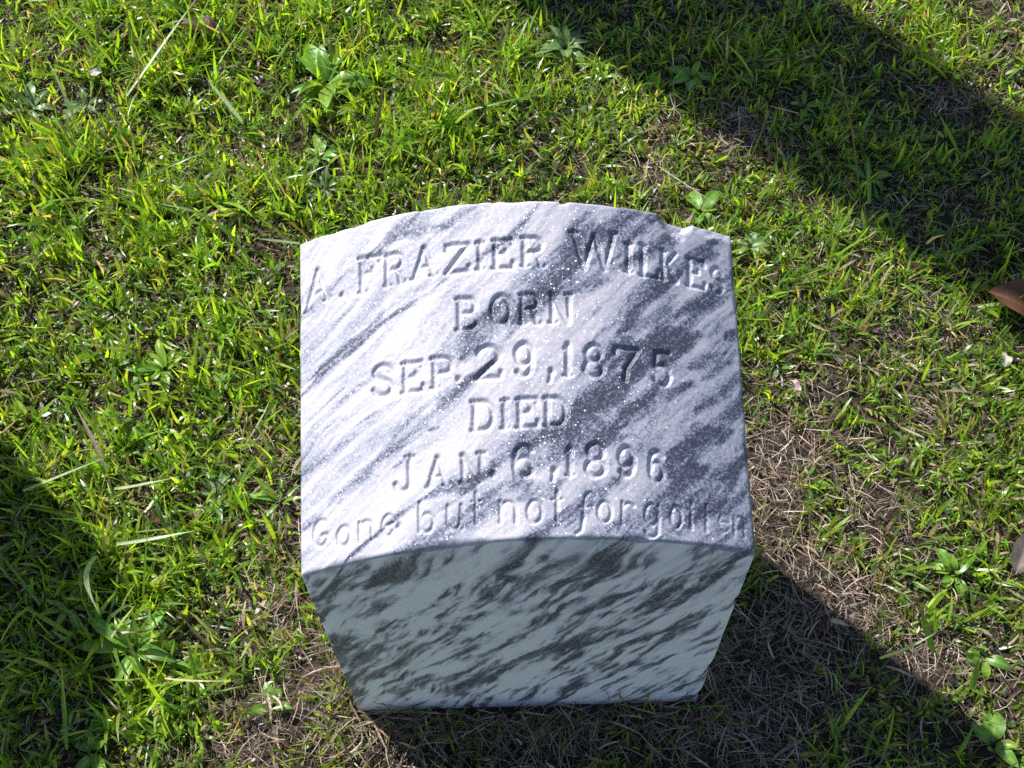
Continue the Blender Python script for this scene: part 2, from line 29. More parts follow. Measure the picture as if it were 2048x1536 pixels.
# ------------------------------------------------------------------ light
SUN_AZ, SUN_EL = math.radians(45.0), math.radians(46.5)      # azimuth from +y towards -x
sdir = Vector((-math.sin(SUN_AZ) * math.cos(SUN_EL), math.cos(SUN_AZ) * math.cos(SUN_EL), math.sin(SUN_EL)))
wd = bpy.data.worlds.new('World'); sc.world = wd; wd.use_nodes = True
nt = wd.node_tree; nt.nodes.clear()
sky = nt.nodes.new('ShaderNodeTexSky'); sky.sky_type = 'NISHITA'; sky.sun_disc = False
sky.sun_elevation = SUN_EL; sky.sun_rotation = -SUN_AZ; sky.air_density = 1.0; sky.dust_density = 0.4; sky.ozone_density = 2.0
bg = nt.nodes.new('ShaderNodeBackground'); bg.inputs['Strength'].default_value = 0.084
wo = nt.nodes.new('ShaderNodeOutputWorld')
nt.links.new(sky.outputs[0], bg.inputs[0]); nt.links.new(bg.outputs[0], wo.inputs[0])
sl = bpy.data.lights.new('sun', 'SUN'); sl.energy = 5.0; sl.angle = math.radians(0.5); sl.color = (1.0, 0.97, 0.92)
so = bpy.data.objects.new('sun', sl); sc.collection.objects.link(so)
so.rotation_euler = sdir.to_track_quat('Z', 'Y').to_euler()
sc.view_settings.view_transform = 'Standard'; sc.view_settings.look = 'None'
sc.view_settings.exposure = 0.8; sc.view_settings.gamma = 1.0; sc.view_settings.use_curve_mapping = False
sc.cycles.use_denoising = False
sc.cycles.max_bounces = 8; sc.cycles.transparent_max_bounces = 8
# ------------------------------------------------------------------ helpers
def sm(a, b, x):
    t = np.clip((x - a) / (b - a), 0, 1); return t * t * (3 - 2 * t)
def _hash(ix, iy, iz, seed):
    n = (ix.astype(np.int64) * 374761393 + iy.astype(np.int64) * 668265263 + iz.astype(np.int64) * 2147483647 + seed * 974634777) & 0x7fffffff
    n = ((n ^ (n >> 13)) * 1274126177) & 0x7fffffff
    n = ((n ^ (n >> 16)) * 1597334677) & 0x7fffffff
    return ((n ^ (n >> 11)) & 0xffff) / 65535.0
def noise(x, y, z=None, seed=0):
    x = np.asarray(x, float); y = np.asarray(y, float); z = np.zeros_like(x) if z is None else np.asarray(z, float)
    ix, iy, iz = np.floor(x), np.floor(y), np.floor(z); fx, fy, fz = x - ix, y - iy, z - iz
    fx = fx * fx * (3 - 2 * fx); fy = fy * fy * (3 - 2 * fy); fz = fz * fz * (3 - 2 * fz); o = 0
    for a in (0, 1):
        for b in (0, 1):
            for c in (0, 1):
                w = (fx if a else 1 - fx) * (fy if b else 1 - fy) * (fz if c else 1 - fz)
                o = o + w * _hash(ix + a, iy + b, iz + c, seed)
    return o
def fbm(x, y, z=None, seed=0, oct=4, gain=.5):
    s, a, t = 0, 1.0, 0
    z = np.zeros_like(np.asarray(x, float)) if z is None else z
    for k in range(oct):
        s = s + a * noise(np.asarray(x) * 2 ** k, np.asarray(y) * 2 ** k, z * 2 ** k, seed + k); t += a; a *= gain
    return s / t
def mesh_np(name, V, F, mat, parent=None, color=None, fl=None, smooth=True):
    """V (n,3), F (m,4) quads -> ONE mesh object; color per-vertex rgb; fl = dict of float attributes"""
    V = np.ascontiguousarray(V, np.float32); F = np.ascontiguousarray(F, np.int32)
    me = bpy.data.meshes.new(name); k = F.shape[1]
    me.vertices.add(len(V)); me.vertices.foreach_set('co', V.ravel())
    me.loops.add(F.size); me.loops.foreach_set('vertex_index', F.ravel())
    me.polygons.add(len(F)); me.polygons.foreach_set('loop_start', np.arange(0, F.size, k, dtype=np.int32))
    me.polygons.foreach_set('loop_total', np.full(len(F), k, np.int32))
    me.polygons.foreach_set('use_smooth', np.full(len(F), smooth, bool))
    me.update(calc_edges=True); me.validate()
    if color is not None:
        at = me.attributes.new('tint', 'FLOAT_COLOR', 'POINT')
        c4 = np.ones((len(V), 4), np.float32); c4[:, :3] = color; at.data.foreach_set('color', c4.ravel())
    for n, a in (fl or {}).items():
        at = me.attributes.new(n, 'FLOAT', 'POINT'); at.data.foreach_set('value', np.ascontiguousarray(a, np.float32))
    me.materials.append(mat)
    o = bpy.data.objects.new(name, me); sc.collection.objects.link(o); o.parent = parent
    return o
def empty(name, loc, label, cat, group=None):
    o = bpy.data.objects.new(name, None); o.location = loc; o.empty_display_size = .05; sc.collection.objects.link(o)
    return tag(o, label, cat, group)
def tag(o, label=None, cat=None, group=None, kind=None):
    for k, v in (('label', label), ('category', cat), ('group', group), ('kind', kind)):
        if v: o[k] = v
    return o
def material(name):
    m = bpy.data.materials.new(name); m.use_nodes = True; t = m.node_tree; t.nodes.clear(); return m, t
def nd(t, typ, **kw):
    n = t.nodes.new(typ)
    for k, v in kw.items():
        if hasattr(n, k): setattr(n, k, v)
        else: n.inputs[k.replace('_', ' ')].default_value = v
    return n
# ------------------------------------------------------------------ materials
def foliage_mat(name, rough, spec, trans, tmul, vary=.25):
    m, t = material(name); L = t.links.new
    at = nd(t, 'ShaderNodeAttribute', attribute_name='tint')
    ge = nd(t, 'ShaderNodeNewGeometry'); no = nd(t, 'ShaderNodeTexNoise'); no.inputs['Scale'].default_value = 260
    no.inputs['Detail'].default_value = 2; L(ge.outputs['Position'], no.inputs['Vector'])
    mr = nd(t, 'ShaderNodeMapRange'); mr.inputs['From Min'].default_value = .3; mr.inputs['From Max'].default_value = .7
    mr.inputs['To Min'].default_value = 1 - vary; mr.inputs['To Max'].default_value = 1 + vary; L(no.outputs['Fac'], mr.inputs['Value'])
    vm = nd(t, 'ShaderNodeVectorMath', operation='SCALE'); L(at.outputs['Color'], vm.inputs[0]); L(mr.outputs[0], vm.inputs['Scale'])
    pb = nd(t, 'ShaderNodeBsdfPrincipled'); pb.inputs['Roughness'].default_value = rough; pb.inputs['Specular IOR Level'].default_value = spec
    L(vm.outputs[0], pb.inputs['Base Color'])
    tm = nd(t, 'ShaderNodeVectorMath', operation='MULTIPLY'); L(vm.outputs[0], tm.inputs[0]); tm.inputs[1].default_value = tmul
    tr = nd(t, 'ShaderNodeBsdfTranslucent'); L(tm.outputs[0], tr.inputs['Color'])
    mx = nd(t, 'ShaderNodeMixShader'); mx.inputs[0].default_value = trans
    L(pb.outputs[0], mx.inputs[1]); L(tr.outputs[0], mx.inputs[2])
    out = nd(t, 'ShaderNodeOutputMaterial'); L(mx.outputs[0], out.inputs[0])
    return m
M_GRASS = foliage_mat('grass_blades', .34, .6, .5, (2.3, 2.15, .55))
M_LEAF = foliage_mat('broad_leaves', .38, .5, .38, (2.2, 1.9, .9), .18)
M_STRAW = foliage_mat('dry_straw', .55, .3, .25, (1.3, 1.1, .8))
def soil_mat():
    m, t = material('soil_and_thatch'); L = t.links.new
    ge = nd(t, 'ShaderNodeNewGeometry')
    n1 = nd(t, 'ShaderNodeTexNoise'); n1.inputs['Scale'].default_value = 45; n1.inputs['Detail'].default_value = 8; n1.inputs['Roughness'].default_value = .7
    L(ge.outputs['Position'], n1.inputs['Vector'])
    cr = nd(t, 'ShaderNodeValToRGB'); e = cr.color_ramp.elements
    e[0].position = .35; e[0].color = (.010, .007, .005, 1); e[1].position = .7; e[1].color = (.055, .036, .025, 1)
    L(n1.outputs['Fac'], cr.inputs[0])
    n2 = nd(t, 'ShaderNodeTexNoise'); n2.inputs['Scale'].default_value = 300; n2.inputs['Detail'].default_value = 4; L(ge.outputs['Position'], n2.inputs['Vector'])
    bp = nd(t, 'ShaderNodeBump'); bp.inputs['Strength'].default_value = .8; bp.inputs['Distance'].default_value = .006; L(n2.outputs['Fac'], bp.inputs['Height'])
    pb = nd(t, 'ShaderNodeBsdfPrincipled'); pb.inputs['Roughness'].default_value = .95; L(cr.outputs[0], pb.inputs['Base Color']); L(bp.outputs[0], pb.inputs['Normal'])
    out = nd(t, 'ShaderNodeOutputMaterial'); L(pb.outputs[0], out.inputs[0]); return m
M_SOIL = soil_mat()
def marble_mat(name, rough, sparkle, speck, warm):
    m, t = material(name); L = t.links.new
    at = nd(t, 'ShaderNodeAttribute', attribute_name='vein_shade')
    ge = nd(t, 'ShaderNodeTexCoord')
    # grain scale speckle breaks the veins into crystals
    v1 = nd(t, 'ShaderNodeTexVoronoi'); v1.inputs['Scale'].default_value = 620; L(ge.outputs['Object'], v1.inputs['Vector'])
    s1 = nd(t, 'ShaderNodeSeparateColor'); L(v1.outputs['Color'], s1.inputs[0])
    n1 = nd(t, 'ShaderNodeTexNoise'); n1.inputs['Scale'].default_value = 330; n1.inputs['Detail'].default_value = 3; L(ge.outputs['Object'], n1.inputs['Vector'])
    a1 = nd(t, 'ShaderNodeMath', operation='ADD'); L(s1.outputs[0], a1.inputs[0]); L(n1.outputs['Fac'], a1.inputs[1])
    a2 = nd(t, 'ShaderNodeMath', operation='SUBTRACT'); L(a1.outputs[0], a2.inputs[0]); a2.inputs[1].default_value = 1.0
    a3 = nd(t, 'ShaderNodeMath', operation='MULTIPLY'); L(a2.outputs[0], a3.inputs[0])
    pm = nd(t, 'ShaderNodeMath', operation='MULTIPLY_ADD'); L(at.outputs['Fac'], pm.inputs[0]); pm.inputs[1].default_value = speck; pm.inputs[2].default_value = .0
    L(pm.outputs[0], a3.inputs[1])
    a4 = nd(t, 'ShaderNodeMath', operation='ADD', use_clamp=True); L(at.outputs['Fac'], a4.inputs[0]); L(a3.outputs[0], a4.inputs[1])
    cr = nd(t, 'ShaderNodeValToRGB'); e = cr.color_ramp.elements
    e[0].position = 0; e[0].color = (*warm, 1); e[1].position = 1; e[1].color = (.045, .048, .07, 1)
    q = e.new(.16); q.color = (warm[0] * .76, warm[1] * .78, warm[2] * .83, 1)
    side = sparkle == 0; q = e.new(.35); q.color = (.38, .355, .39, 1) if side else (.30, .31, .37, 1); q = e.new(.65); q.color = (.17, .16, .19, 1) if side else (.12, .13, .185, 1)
    L(a4.outputs[0], cr.inputs[0])
    pb = nd(t, 'ShaderNodeBsdfPrincipled'); pb.inputs['Roughness'].default_value = rough
    L(cr.outputs[0], pb.inputs['Base Color'])
    pb.inputs['Subsurface Weight'].default_value = .25; pb.inputs['Subsurface Radius'].default_value = (1, .9, .8); pb.inputs['Subsurface Scale'].default_value = .006
    # crystal facets tilt the normal grain by grain
    v2 = nd(t, 'ShaderNodeTexVoronoi'); v2.inputs['Scale'].default_value = 1000; L(ge.outputs['Object'], v2.inputs['Vector'])
    g0 = nd(t, 'ShaderNodeNewGeometry')
    sb = nd(t, 'ShaderNodeVectorMath', operation='SUBTRACT'); L(v2.outputs['Color'], sb.inputs[0]); sb.inputs[1].default_value = (.5, .5, .5)
    scl = nd(t, 'ShaderNodeVectorMath', operation='SCALE'); L(sb.outputs[0], scl.inputs[0]); scl.inputs['Scale'].default_value = 1.1
    n2 = nd(t, 'ShaderNodeTexNoise'); n2.inputs['Scale'].default_value = 240; n2.inputs['Detail'].default_value = 4; L(ge.outputs['Object'], n2.inputs['Vector'])
    bp = nd(t, 'ShaderNodeBump'); bp.inputs['Strength'].default_value = .22; bp.inputs['Distance'].default_value = .0015; L(n2.outputs['Fac'], bp.inputs['Height'])
    ad = nd(t, 'ShaderNodeVectorMath', operation='ADD'); L(bp.outputs[0], ad.inputs[0]); L(scl.outputs[0], ad.inputs[1])
    nm = nd(t, 'ShaderNodeVectorMath', operation='NORMALIZE'); L(ad.outputs[0], nm.inputs[0]); L(bp.outputs[0], pb.inputs['Normal'])
    pb.inputs['Coat Weight'].default_value = sparkle; pb.inputs['Coat Roughness'].default_value = .22; L(nm.outputs[0], pb.inputs['Coat Normal'])
    out = nd(t, 'ShaderNodeOutputMaterial'); L(pb.outputs[0], out.inputs[0]); return m
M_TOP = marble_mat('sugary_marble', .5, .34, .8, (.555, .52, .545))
M_SIDE = marble_mat('smooth_marble', .5, .0, .6, (.95, .875, .89))  # paler than the sunlit top: missing fill light is put into the base colour
def plain_mat(name, c0, c1, scale, rough):
    m, t = material(name); L = t.links.new
    ge = nd(t, 'ShaderNodeTexCoord'); n1 = nd(t, 'ShaderNodeTexNoise'); n1.inputs['Scale'].default_value = scale; n1.inputs['Detail'].default_value = 8
    L(ge.outputs['Object'], n1.inputs['Vector']); cr = nd(t, 'ShaderNodeValToRGB'); e = cr.color_ramp.elements
    e[0].position = .3; e[0].color = (*c0, 1); e[1].position = .7; e[1].color = (*c1, 1); L(n1.outputs['Fac'], cr.inputs[0])
    bp = nd(t, 'ShaderNodeBump'); bp.inputs['Strength'].default_value = .4; bp.inputs['Distance'].default_value = .004; L(n1.outputs['Fac'], bp.inputs['Height'])
    pb = nd(t, 'ShaderNodeBsdfPrincipled'); pb.inputs['Roughness'].default_value = rough; L(cr.outputs[0], pb.inputs['Base Color']); L(bp.outputs[0], pb.inputs['Normal'])
    out = nd(t, 'ShaderNodeOutputMaterial'); L(pb.outputs[0], out.inputs[0]); return m
M_GRANITE = plain_mat('grey_granite', (.18, .18, .18), (.42, .41, .40), 60, .7)
# ------------------------------------------------------------------ ground
def gz(x, y):
    x = np.asarray(x, float); y = np.asarray(y, float)
    dst = np.hypot(np.maximum(np.abs(x) - W / 2, 0), np.maximum(np.maximum(-y, y - D), 0))
    return (fbm(x * 5 + 3, y * 5 + 9, seed=5, oct=3) - .5) * .022 - .004 + .016 * np.exp(-dst / .035) * (.4 + 1.2 * fbm(x * 28, y * 28, seed=15, oct=2))
def in_stone(x, y, m=.0): return (np.abs(x) < W / 2 - m) & (y > m) & (y < D - m)
n = 420; gx = np.linspace(-1, 1, n); gx = np.sign(gx) * (np.abs(gx) * 2.2 + np.maximum(np.abs(gx) - .7, 0) ** 3 * 4000)
X, Y = np.meshgrid(gx, gx + .6, indexing='ij'); Z = gz(X, Y)
I = np.arange(n * n).reshape(n, n)
Fq = np.stack([I[:-1, :-1], I[1:, :-1], I[1:, 1:], I[:-1, 1:]], -1).reshape(-1, 4)
tag(mesh_np('ground', np.stack([X, Y, Z], -1).reshape(-1, 3), Fq, M_SOIL), kind='structure')
# ------------------------------------------------------------------ gravestone
RC = ((W / 2) ** 2 + SAG * SAG) / (2 * SAG)
def top_z(x, y):
    U = (x + W / 2) / W; T = y / D
    b = CORR[0] * (1 - U) * (1 - T) + CORR[1] * U * (1 - T) + CORR[2] * (1 - U) * T + CORR[3] * U * T
    return H + y * math.tan(SLOPE) + np.sqrt(np.maximum(RC * RC - x * x, 0)) - (RC - SAG) + b
def arc(cx, cy, rx, ry, a0, a1, k=14):
    return [(cx + rx * math.cos(math.radians(a0 + (a1 - a0) * i / k)), cy + ry * math.sin(math.radians(a0 + (a1 - a0) * i / k))) for i in range(k + 1)]
# glyphs in a unit box: (points, relative stroke width)
Gl = {
'A': [([(.50, 1), (.06, 0)], .9), ([(.50, 1), (.92, 0)], 1.05), ([(.22, .34), (.78, .34)], .6), ([(-.04, 0), (.2, 0)], .5), ([(.78, 0), (1.04, 0)], .5)],
'F': [([(.14, 0), (.14, 1)], 1.1), ([(.02, 1), (1, 1), (.97, .84)], .8), ([(.14, .55), (.62, .55), (.62, .66)], .65), ([(0, 0), (.34, 0)], .5)],
'R': [([(.12, 0), (.12, 1)], 1.1), ([(.0, 1)] + [(.12, 1)] + arc(.55, .75, .35, .25, 90, -90) + [(.12, .5)], .85), ([(.52, .5), (.74, .36), (.84, .0), (1.0, 0)], 1.0), ([(0, 0), (.3, 0)], .5)],
'Z': [([(.06, .82), (.06, 1), (.94, 1)], .85), ([(.94, 1), (.06, 0)], 1.0), ([(.06, 0), (.96, 0), (.98, .2)], .8)],
'I': [([(.5, 0), (.5, 1)], 1.15), ([(0, 1), (1, 1)], .5), ([(0, 0), (1, 0)], .5)],
'E': [([(.14, 0), (.14, 1)], 1.1), ([(.0, 1), (.92, 1), (.94, .84)], .75), ([(.14, .52), (.62, .52), (.62, .62)], .65), ([(0, 0), (.96, 0), (1, .2)], .75)],
'W': [([(.04, 1), (.28, 0)], 1.1), ([(.28, 0), (.52, .92)], .8), ([(.52, .92), (.76, 0)], 1.1), ([(.76, 0), (.98, 1)], .8), ([(-.04, 1), (.14, 1)], .5), ([(.9, 1), (1.05, 1)], .5)],
'L': [([(.14, 0), (.14, 1)], 1.1), ([(0, 1), (.3, 1)], .5), ([(0, 0), (.96, 0), (1, .25)], .75)],
'K': [([(.14, 0), (.14, 1)], 1.1), ([(.9, 1), (.2, .42)], .7), ([(.4, .58), (.95, 0)], 1.0), ([(0, 0), (.3, 0)], .5), ([(0, 1), (.3, 1)], .5)],
'S': [([(.9, .78)] + arc(.5, .76, .38, .24, 30, 230) + [(.5, .52)] + arc(.5, .25, .42, .26, 70, -150) + [(.06, .2)], .95)],
'B': [([(.12, 0), (.12, 1)], 1.1), ([(.0, 1), (.12, 1)] + arc(.52, .76, .3, .24, 90, -90) + [(.12, .52)], .85), ([(.5, .52)] + arc(.55, .26, .4, .26, 90, -90) + [(0, 0)], .9)],
'O': [(arc(.5, .5, .44, .5, 0, 360, 28), 1.0)],
'N': [([(.12, 0), (.12, 1)], .9), ([(.08, 1), (.88, 0)], 1.1), ([(.9, 0), (.9, 1)], .85), ([(-.02, 0), (.3, 0)], .5), ([(.74, 1), (1.04, 1)], .5)],
'P': [([(.14, 0), (.14, 1)], 1.1), ([(0, 1), (.14, 1)] + arc(.55, .74, .38, .26, 90, -90) + [(.14, .48)], .9), ([(0, 0), (.32, 0)], .5)],
'D': [([(.12, 0), (.12, 1)], 1.1), ([(0, 1), (.12, 1)] + arc(.45, .5, .5, .5, 90, -90, 22) + [(0, 0)], .9)],
'J': [([(.8, 1), (.8, .25)] + arc(.46, .24, .34, .24, 0, -170), 1.05), ([(.6, 1), (1, 1)], .5)],
'2': [(arc(.48, .72, .4, .28, 170, -30) + [(.08, .04)], 1.0), ([(.06, .03), (.94, .03), (.97, .2)], 1.0)],
'9': [(arc(.48, .68, .4, .32, 0, 360, 24), 1.0), ([(.88, .68), (.84, .3)] + arc(.46, .26, .36, .26, 0, -150), 1.0)],
'6': [(arc(.52, .32, .4, .32, 0, 360, 24), 1.0), ([(.12, .32), (.16, .7)] + arc(.54, .74, .36, .26, 180, 30), 1.0)],
'8': [(arc(.5, .75, .36, .25, 0, 360, 24), .95), (arc(.5, .26, .44, .26, 0, 360, 24), 1.0)],
'1': [([(.5, 0), (.5, 1)], 1.15), ([(.5, 1), (.1, .86)], .6), ([(.05, 0), (.95, 0)], .5)],
'7': [([(.04, .82), (.06, 1), (.96, 1)], 1.0), ([(.94, 1), (.52, .45), (.42, 0)], 1.05)],
'5': [([(.86, 1), (.2, 1), (.16, .56)], .95), ([(.16, .56)] + arc(.46, .32, .42, .32, 110, -150), 1.0)],
'G': [(arc(.5, .5, .42, .5, 50, 330, 24) + [(.86, .42), (.6, .42)], .85)],
'o': [(arc(.5, .5, .42, .5, 0, 360, 24), .85)],
'n': [([(.1, 0), (.1, 1)], .85), (arc(.5, .66, .38, .34, 175, 0) + [(.88, 0)], .85)],
'e': [([(.1, .52), (.88, .56)] + arc(.5, .5, .42, .5, 10, 320, 24), .75)],
'b': [([(.1, 1), (.1, .05)], .85), (arc(.52, .3, .4, .3, 0, 360, 24), .85)],
'u': [([(.1, .95), (.1, .35)] + arc(.46, .32, .36, .32, 180, 350) + [(.86, .95), (.88, 0)], .85)],
't': [([(.5, 1), (.5, 0)], .95), ([(.1, .72), (.9, .72)], .5)],
'f': [([(.98, .9)] + arc(.72, .84, .24, .15, 30, 170) + [(.42, .4), (.28, .05), (.02, -.02)], .85), ([(.2, .64), (.85, .64)], .5)],
'r': [([(.14, 0), (.14, 1)], .85), (arc(.55, .62, .4, .34, 170, 40), .8)],
'g': [(arc(.46, .68, .38, .32, 0, 360, 22), .8), ([(.86, 1), (.84, .25)] + arc(.46, .2, .38, .2, 0, -165), .8)],
'.': [([(.5, .4), (.5, .5)], 1.3)], ',': [([(.55, .7), (.5, .5)], 1.2), ([(.55, .5), (.2, -.6)], .7)],
}
NU, NV, NZ = 560, 420, 190
xs = np.linspace(-W / 2, W / 2, NU); ys = np.linspace(0, D, NV)
TX, TY = np.meshgrid(xs, ys, indexing='ij')
CS = 1 / math.cos(SLOPE)
def seg_dist(px, py, a, b, sy=1.0):
    ax, ay = a; bx, by = b; ay, by = ay * sy, by * sy; dx, dy = bx - ax, by - ay; l2 = dx * dx + dy * dy + 1e-12
    t = np.clip(((px - ax) * dx + (py * sy - ay) * dy) / l2, 0, 1)
    return np.hypot(px - ax - t * dx, py * sy - ay - t * dy)
cut = np.zeros_like(TX)
wob = (fbm(TX * 220, TY * 220, seed=31, oct=3) - .5)
for (g, ax, ay, bx, by, tx, ty) in TEXT:
    up = Vector((tx, ty)); rt = Vector((bx - ax, by - ay)); small = g in 'Gonebutfrg'
    fade = 1 - .32 * float(sm(.10, .19, ax)) - (.22 * float(sm(.12, .18, ax)) if small else 0); hw0 = (.0024 if small else .0032) * (.8 + .2 * fade) * (1.0 if g not in '.,' else .95)
    mx0, mx1 = min(ax, ax + tx) - .008, max(bx, bx + tx) + .008; my0, my1 = min(ay, by) - .010, max(ay, by) + ty + .008
    i0, i1 = np.searchsorted(xs, [mx0, mx1]); j0, j1 = np.searchsorted(ys, [my0, my1])
    px, py = TX[i0:i1, j0:j1], TY[i0:i1, j0:j1]
    for pts, wr in Gl[g]:
        P = [(ax + rt.x * q[0] + up.x * q[1], ay + rt.y * q[0] + up.y * q[1]) for q in pts]
        d = np.full(px.shape, 9.0)
        for q in range(len(P) - 1): d = np.minimum(d, seg_dist(px, py, P[q], P[q + 1], CS))
        hw = hw0 * (.55 + .45 * wr); d = d + wob[i0:i1, j0:j1] * .0011
        dep = fade * (.0031 if not small else .0023) * (.5 + .5 * wr) * (1 - sm(.1, 1.3, d / hw))
        cut[i0:i1, j0:j1] = np.maximum(cut[i0:i1, j0:j1], dep)
# weathered surface and edges
cut += (fbm(TX * 55, TY * 55, seed=3, oct=4) - .5) * .0006 + (fbm(TX * 300, TY * 300, seed=8, oct=2) - .5) * .0003
dz = -cut
ed = np.minimum(np.minimum(TX + W / 2, W / 2 - TX), np.minimum(TY, D - TY) * CS)
rr = .0032 + .0065 * np.maximum(fbm(TX * 40, TY * 40, seed=12, oct=3) - .5, 0) * 2
q = np.clip(rr - ed, 0, None); dz -= rr - np.sqrt(np.maximum(rr * rr - q * q, 0))
# the big chip on the rear edge and a small one beside the middle
for cx_, cy_, sx_, sy_, dp in ((.152, D + .004, .018, .026, .012), (.188, D + .010, .034, .022, .0045), (.0445, D, .004, .005, .0028), (-.02, D, .003, .004, .0012), (W / 2, .232, .004, .008, .0012)):
    w = ((TX - cx_) / sx_) ** 2 + ((TY - cy_) / sy_) ** 2 + (fbm(TX * 160, TY * 160, seed=44, oct=3) - .5) * .3
    dz -= dp * (1 - sm(.05, 1.2, w))
TZ = top_z(TX, TY) + dz
zb = -.07
def rows(ztop):                       # ztop (k,) -> (k, NZ) from the top edge down, row 0 = the edge itself
    t = np.linspace(0, 1, NZ) ** 1.15
    return ztop[:, None] + (zb - ztop[:, None]) * t[None, :]
V = [np.stack([TX, TY, TZ], -1).reshape(-1, 3)]; cnt = NU * NV
IT = np.arange(cnt).reshape(NU, NV)
def wall(edge_idx, ex, ey, ez):
    global cnt
    Zr = rows(ez); k = len(ex)
    Xr = np.repeat(ex[:, None], NZ, 1); Yr = np.repeat(ey[:, None], NZ, 1)
    V.append(np.stack([Xr, Yr, Zr], -1)[:, 1:].reshape(-1, 3))
    idx = np.empty((k, NZ), int); idx[:, 0] = edge_idx; idx[:, 1:] = cnt + np.arange(k * (NZ - 1)).reshape(k, NZ - 1); cnt += k * (NZ - 1)
    return idx
def quads(I_, flip=False):
    q = np.stack([I_[:-1, :-1], I_[1:, :-1], I_[1:, 1:], I_[:-1, 1:]], -1).reshape(-1, 4)
    return q[:, ::-1] if flip else q
IF = wall(IT[:, 0], xs, np.zeros(NU), TZ[:, 0]); IL = wall(IT[0, :], np.full(NV, -W / 2), ys, TZ[0, :])
IR = wall(IT[-1, :], np.full(NV, W / 2), ys, TZ[-1, :]); IB = wall(IT[:, -1], xs, np.full(NU, D), TZ[:, -1])
V = np.concatenate(V); P0 = V.copy()
# rounded, slightly chipped upright edges at the front, and faint tooling waves
for s in (-1, 1):
    dx = W / 2 - s * P0[:, 0]; z = P0[:, 2]
    r0 = .0022 + .0045 * np.maximum(fbm(z * 26 + s * 7, z * 0 + 1.7, seed=61, oct=3) - .52, 0) * 2
    if s > 0: r0 = r0 + .006 * np.exp(-((z - .35) / .012) ** 2) + .008 * np.exp(-((z - .13) / .02) ** 2) + .007 * np.exp(-((z - .03) / .02) ** 2)
    qq = np.clip(r0 - dx, 0, None); off = r0 - np.sqrt(np.maximum(r0 * r0 - qq * qq, 0))
    V[:, 1] += off * np.clip(1 - P0[:, 1] / .02, 0, 1)
    V[:, 0] -= s * np.clip(r0 - .003, 0, .01) * .7 * (dx < .0005) * np.clip(1 - P0[:, 1] / .02, 0, 1)
low = np.clip((.42 - P0[:, 2]) / .05, 0, 1) * (P0[:, 1] < 1e-6)
V[:, 1] += low * (fbm(P0[:, 0] * 30, P0[:, 2] * 30, seed=71, oct=4) - .5) * .0012
# marble layering: streaks run along the bed planes through the whole block
x, y, z = P0.T
nrm = np.array((2., -2., -1.)); nrm /= np.linalg.norm(nrm); t1 = np.array((1., 1., 0)) / math.sqrt(2); t2 = np.cross(nrm, t1)
wx = (fbm(x * 9, y * 9, z * 9, seed=91, oct=3) - .5) * .030 + (fbm(x * 45, y * 45, z * 45, seed=95, oct=3) - .5) * .0045
d = P0 @ nrm + wx; a = P0 @ t1; b = P0 @ t2
st3 = fbm(d * 150, a * 6, b * 6, seed=141, oct=3, gain=.6); st = fbm(d * 95, a * 13, b * 13, seed=101, oct=4, gain=.62); st2 = fbm(d * 210, a * 30, b * 30, seed=131, oct=3, gain=.6); big = fbm(d * 26, a * 7, b * 7, seed=151, oct=3)
vein_shade = np.zeros(len(P0)); is_top = np.zeros(len(P0), bool); is_top[:NU * NV] = True; is_front = (P0[:, 1] < 1e-6) & ~is_top
def strokes(mask, C0, C1, table, sx, sy):
    o = np.zeros(mask.sum()); wn = (fbm(C0 * 60, C1 * 60, seed=171, oct=3) - .5); wn2 = fbm(C0 * 25, C1 * 25, seed=181, oct=3)
    for P, hw, s in table:
        dd = np.full(len(C0), 9.0); sp = np.zeros(len(C0)); nk = len(P) - 1
        for k in range(nk):
            ax, ay, bx, by = P[k][0] * sx, P[k][1] * sy, P[k + 1][0] * sx, P[k + 1][1] * sy
            t = np.clip(((C0 * sx - ax) * (bx - ax) + (C1 * sy - ay) * (by - ay)) / ((bx - ax) ** 2 + (by - ay) ** 2 + 1e-12), 0, 1)
            d1 = np.hypot(C0 * sx - ax - t * (bx - ax), C1 * sy - ay - t * (by - ay)); q = d1 < dd; dd = np.where(q, d1, dd); sp = np.where(q, (k + t) / nk, sp)
        tp_ = .35 + .65 * sm(0, .3, np.minimum(sp, 1 - sp))
        e = dd / (hw * 1.3 * tp_) + wn * 1.3
        o = o + (1 - o) * s * (1 - sm(-.1, 1.5, e)) * (.55 + .9 * (wn2 - .25))
    return o
mt = is_top; so_ = strokes(mt, x[mt], y[mt], VEINS, 1, CS)
sn = np.clip((st[mt] - .5) * 2.6, -1, 1); sn2 = np.clip((st2[mt] - .5) * 2.4, -1, 1)
right = sm(-.02, .16, x[mt])  # greyer stone to the right, with the sun fall-off put into its colour
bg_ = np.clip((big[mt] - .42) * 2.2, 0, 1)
vein_shade[mt] = np.clip(so_ * 1.12 * (1 + .55 * sn + .5 * sn2) + (.42 + .34 * right) * np.clip(sn * .9 + sn2 * .45 + bg_ * .45 - .02, 0, 1) + .26 * np.clip((st3[mt] - .47) * 3.2, 0, 1) * (.6 + .8 * bg_) + .03 + .10 * right + .22 * sm(.05, .20, x[mt]) * sm(.24, .03, y[mt]) + .05 * sn2 * right, 0, 1)  # veins, plus shade painted in as grey towards the right and lower right
xe = x[is_front] + (top_z(x[is_front], 0) - z[is_front]) * .55; dpt = top_z(x[is_front], 0) - z[is_front]
edge_v = np.interp(xe, xs, vein_shade[IT[:, 4]]) * (xe < W / 2 - .002) * np.exp(-dpt / .11)
mf = is_front; so2 = strokes(mf, x[mf], z[mf], FVEINS, .55, 1)
sn = np.clip((st[mf] - .5) * 2.8, -1, 1); sn2 = np.clip((st2[mf] - .5) * 2.4, -1, 1)
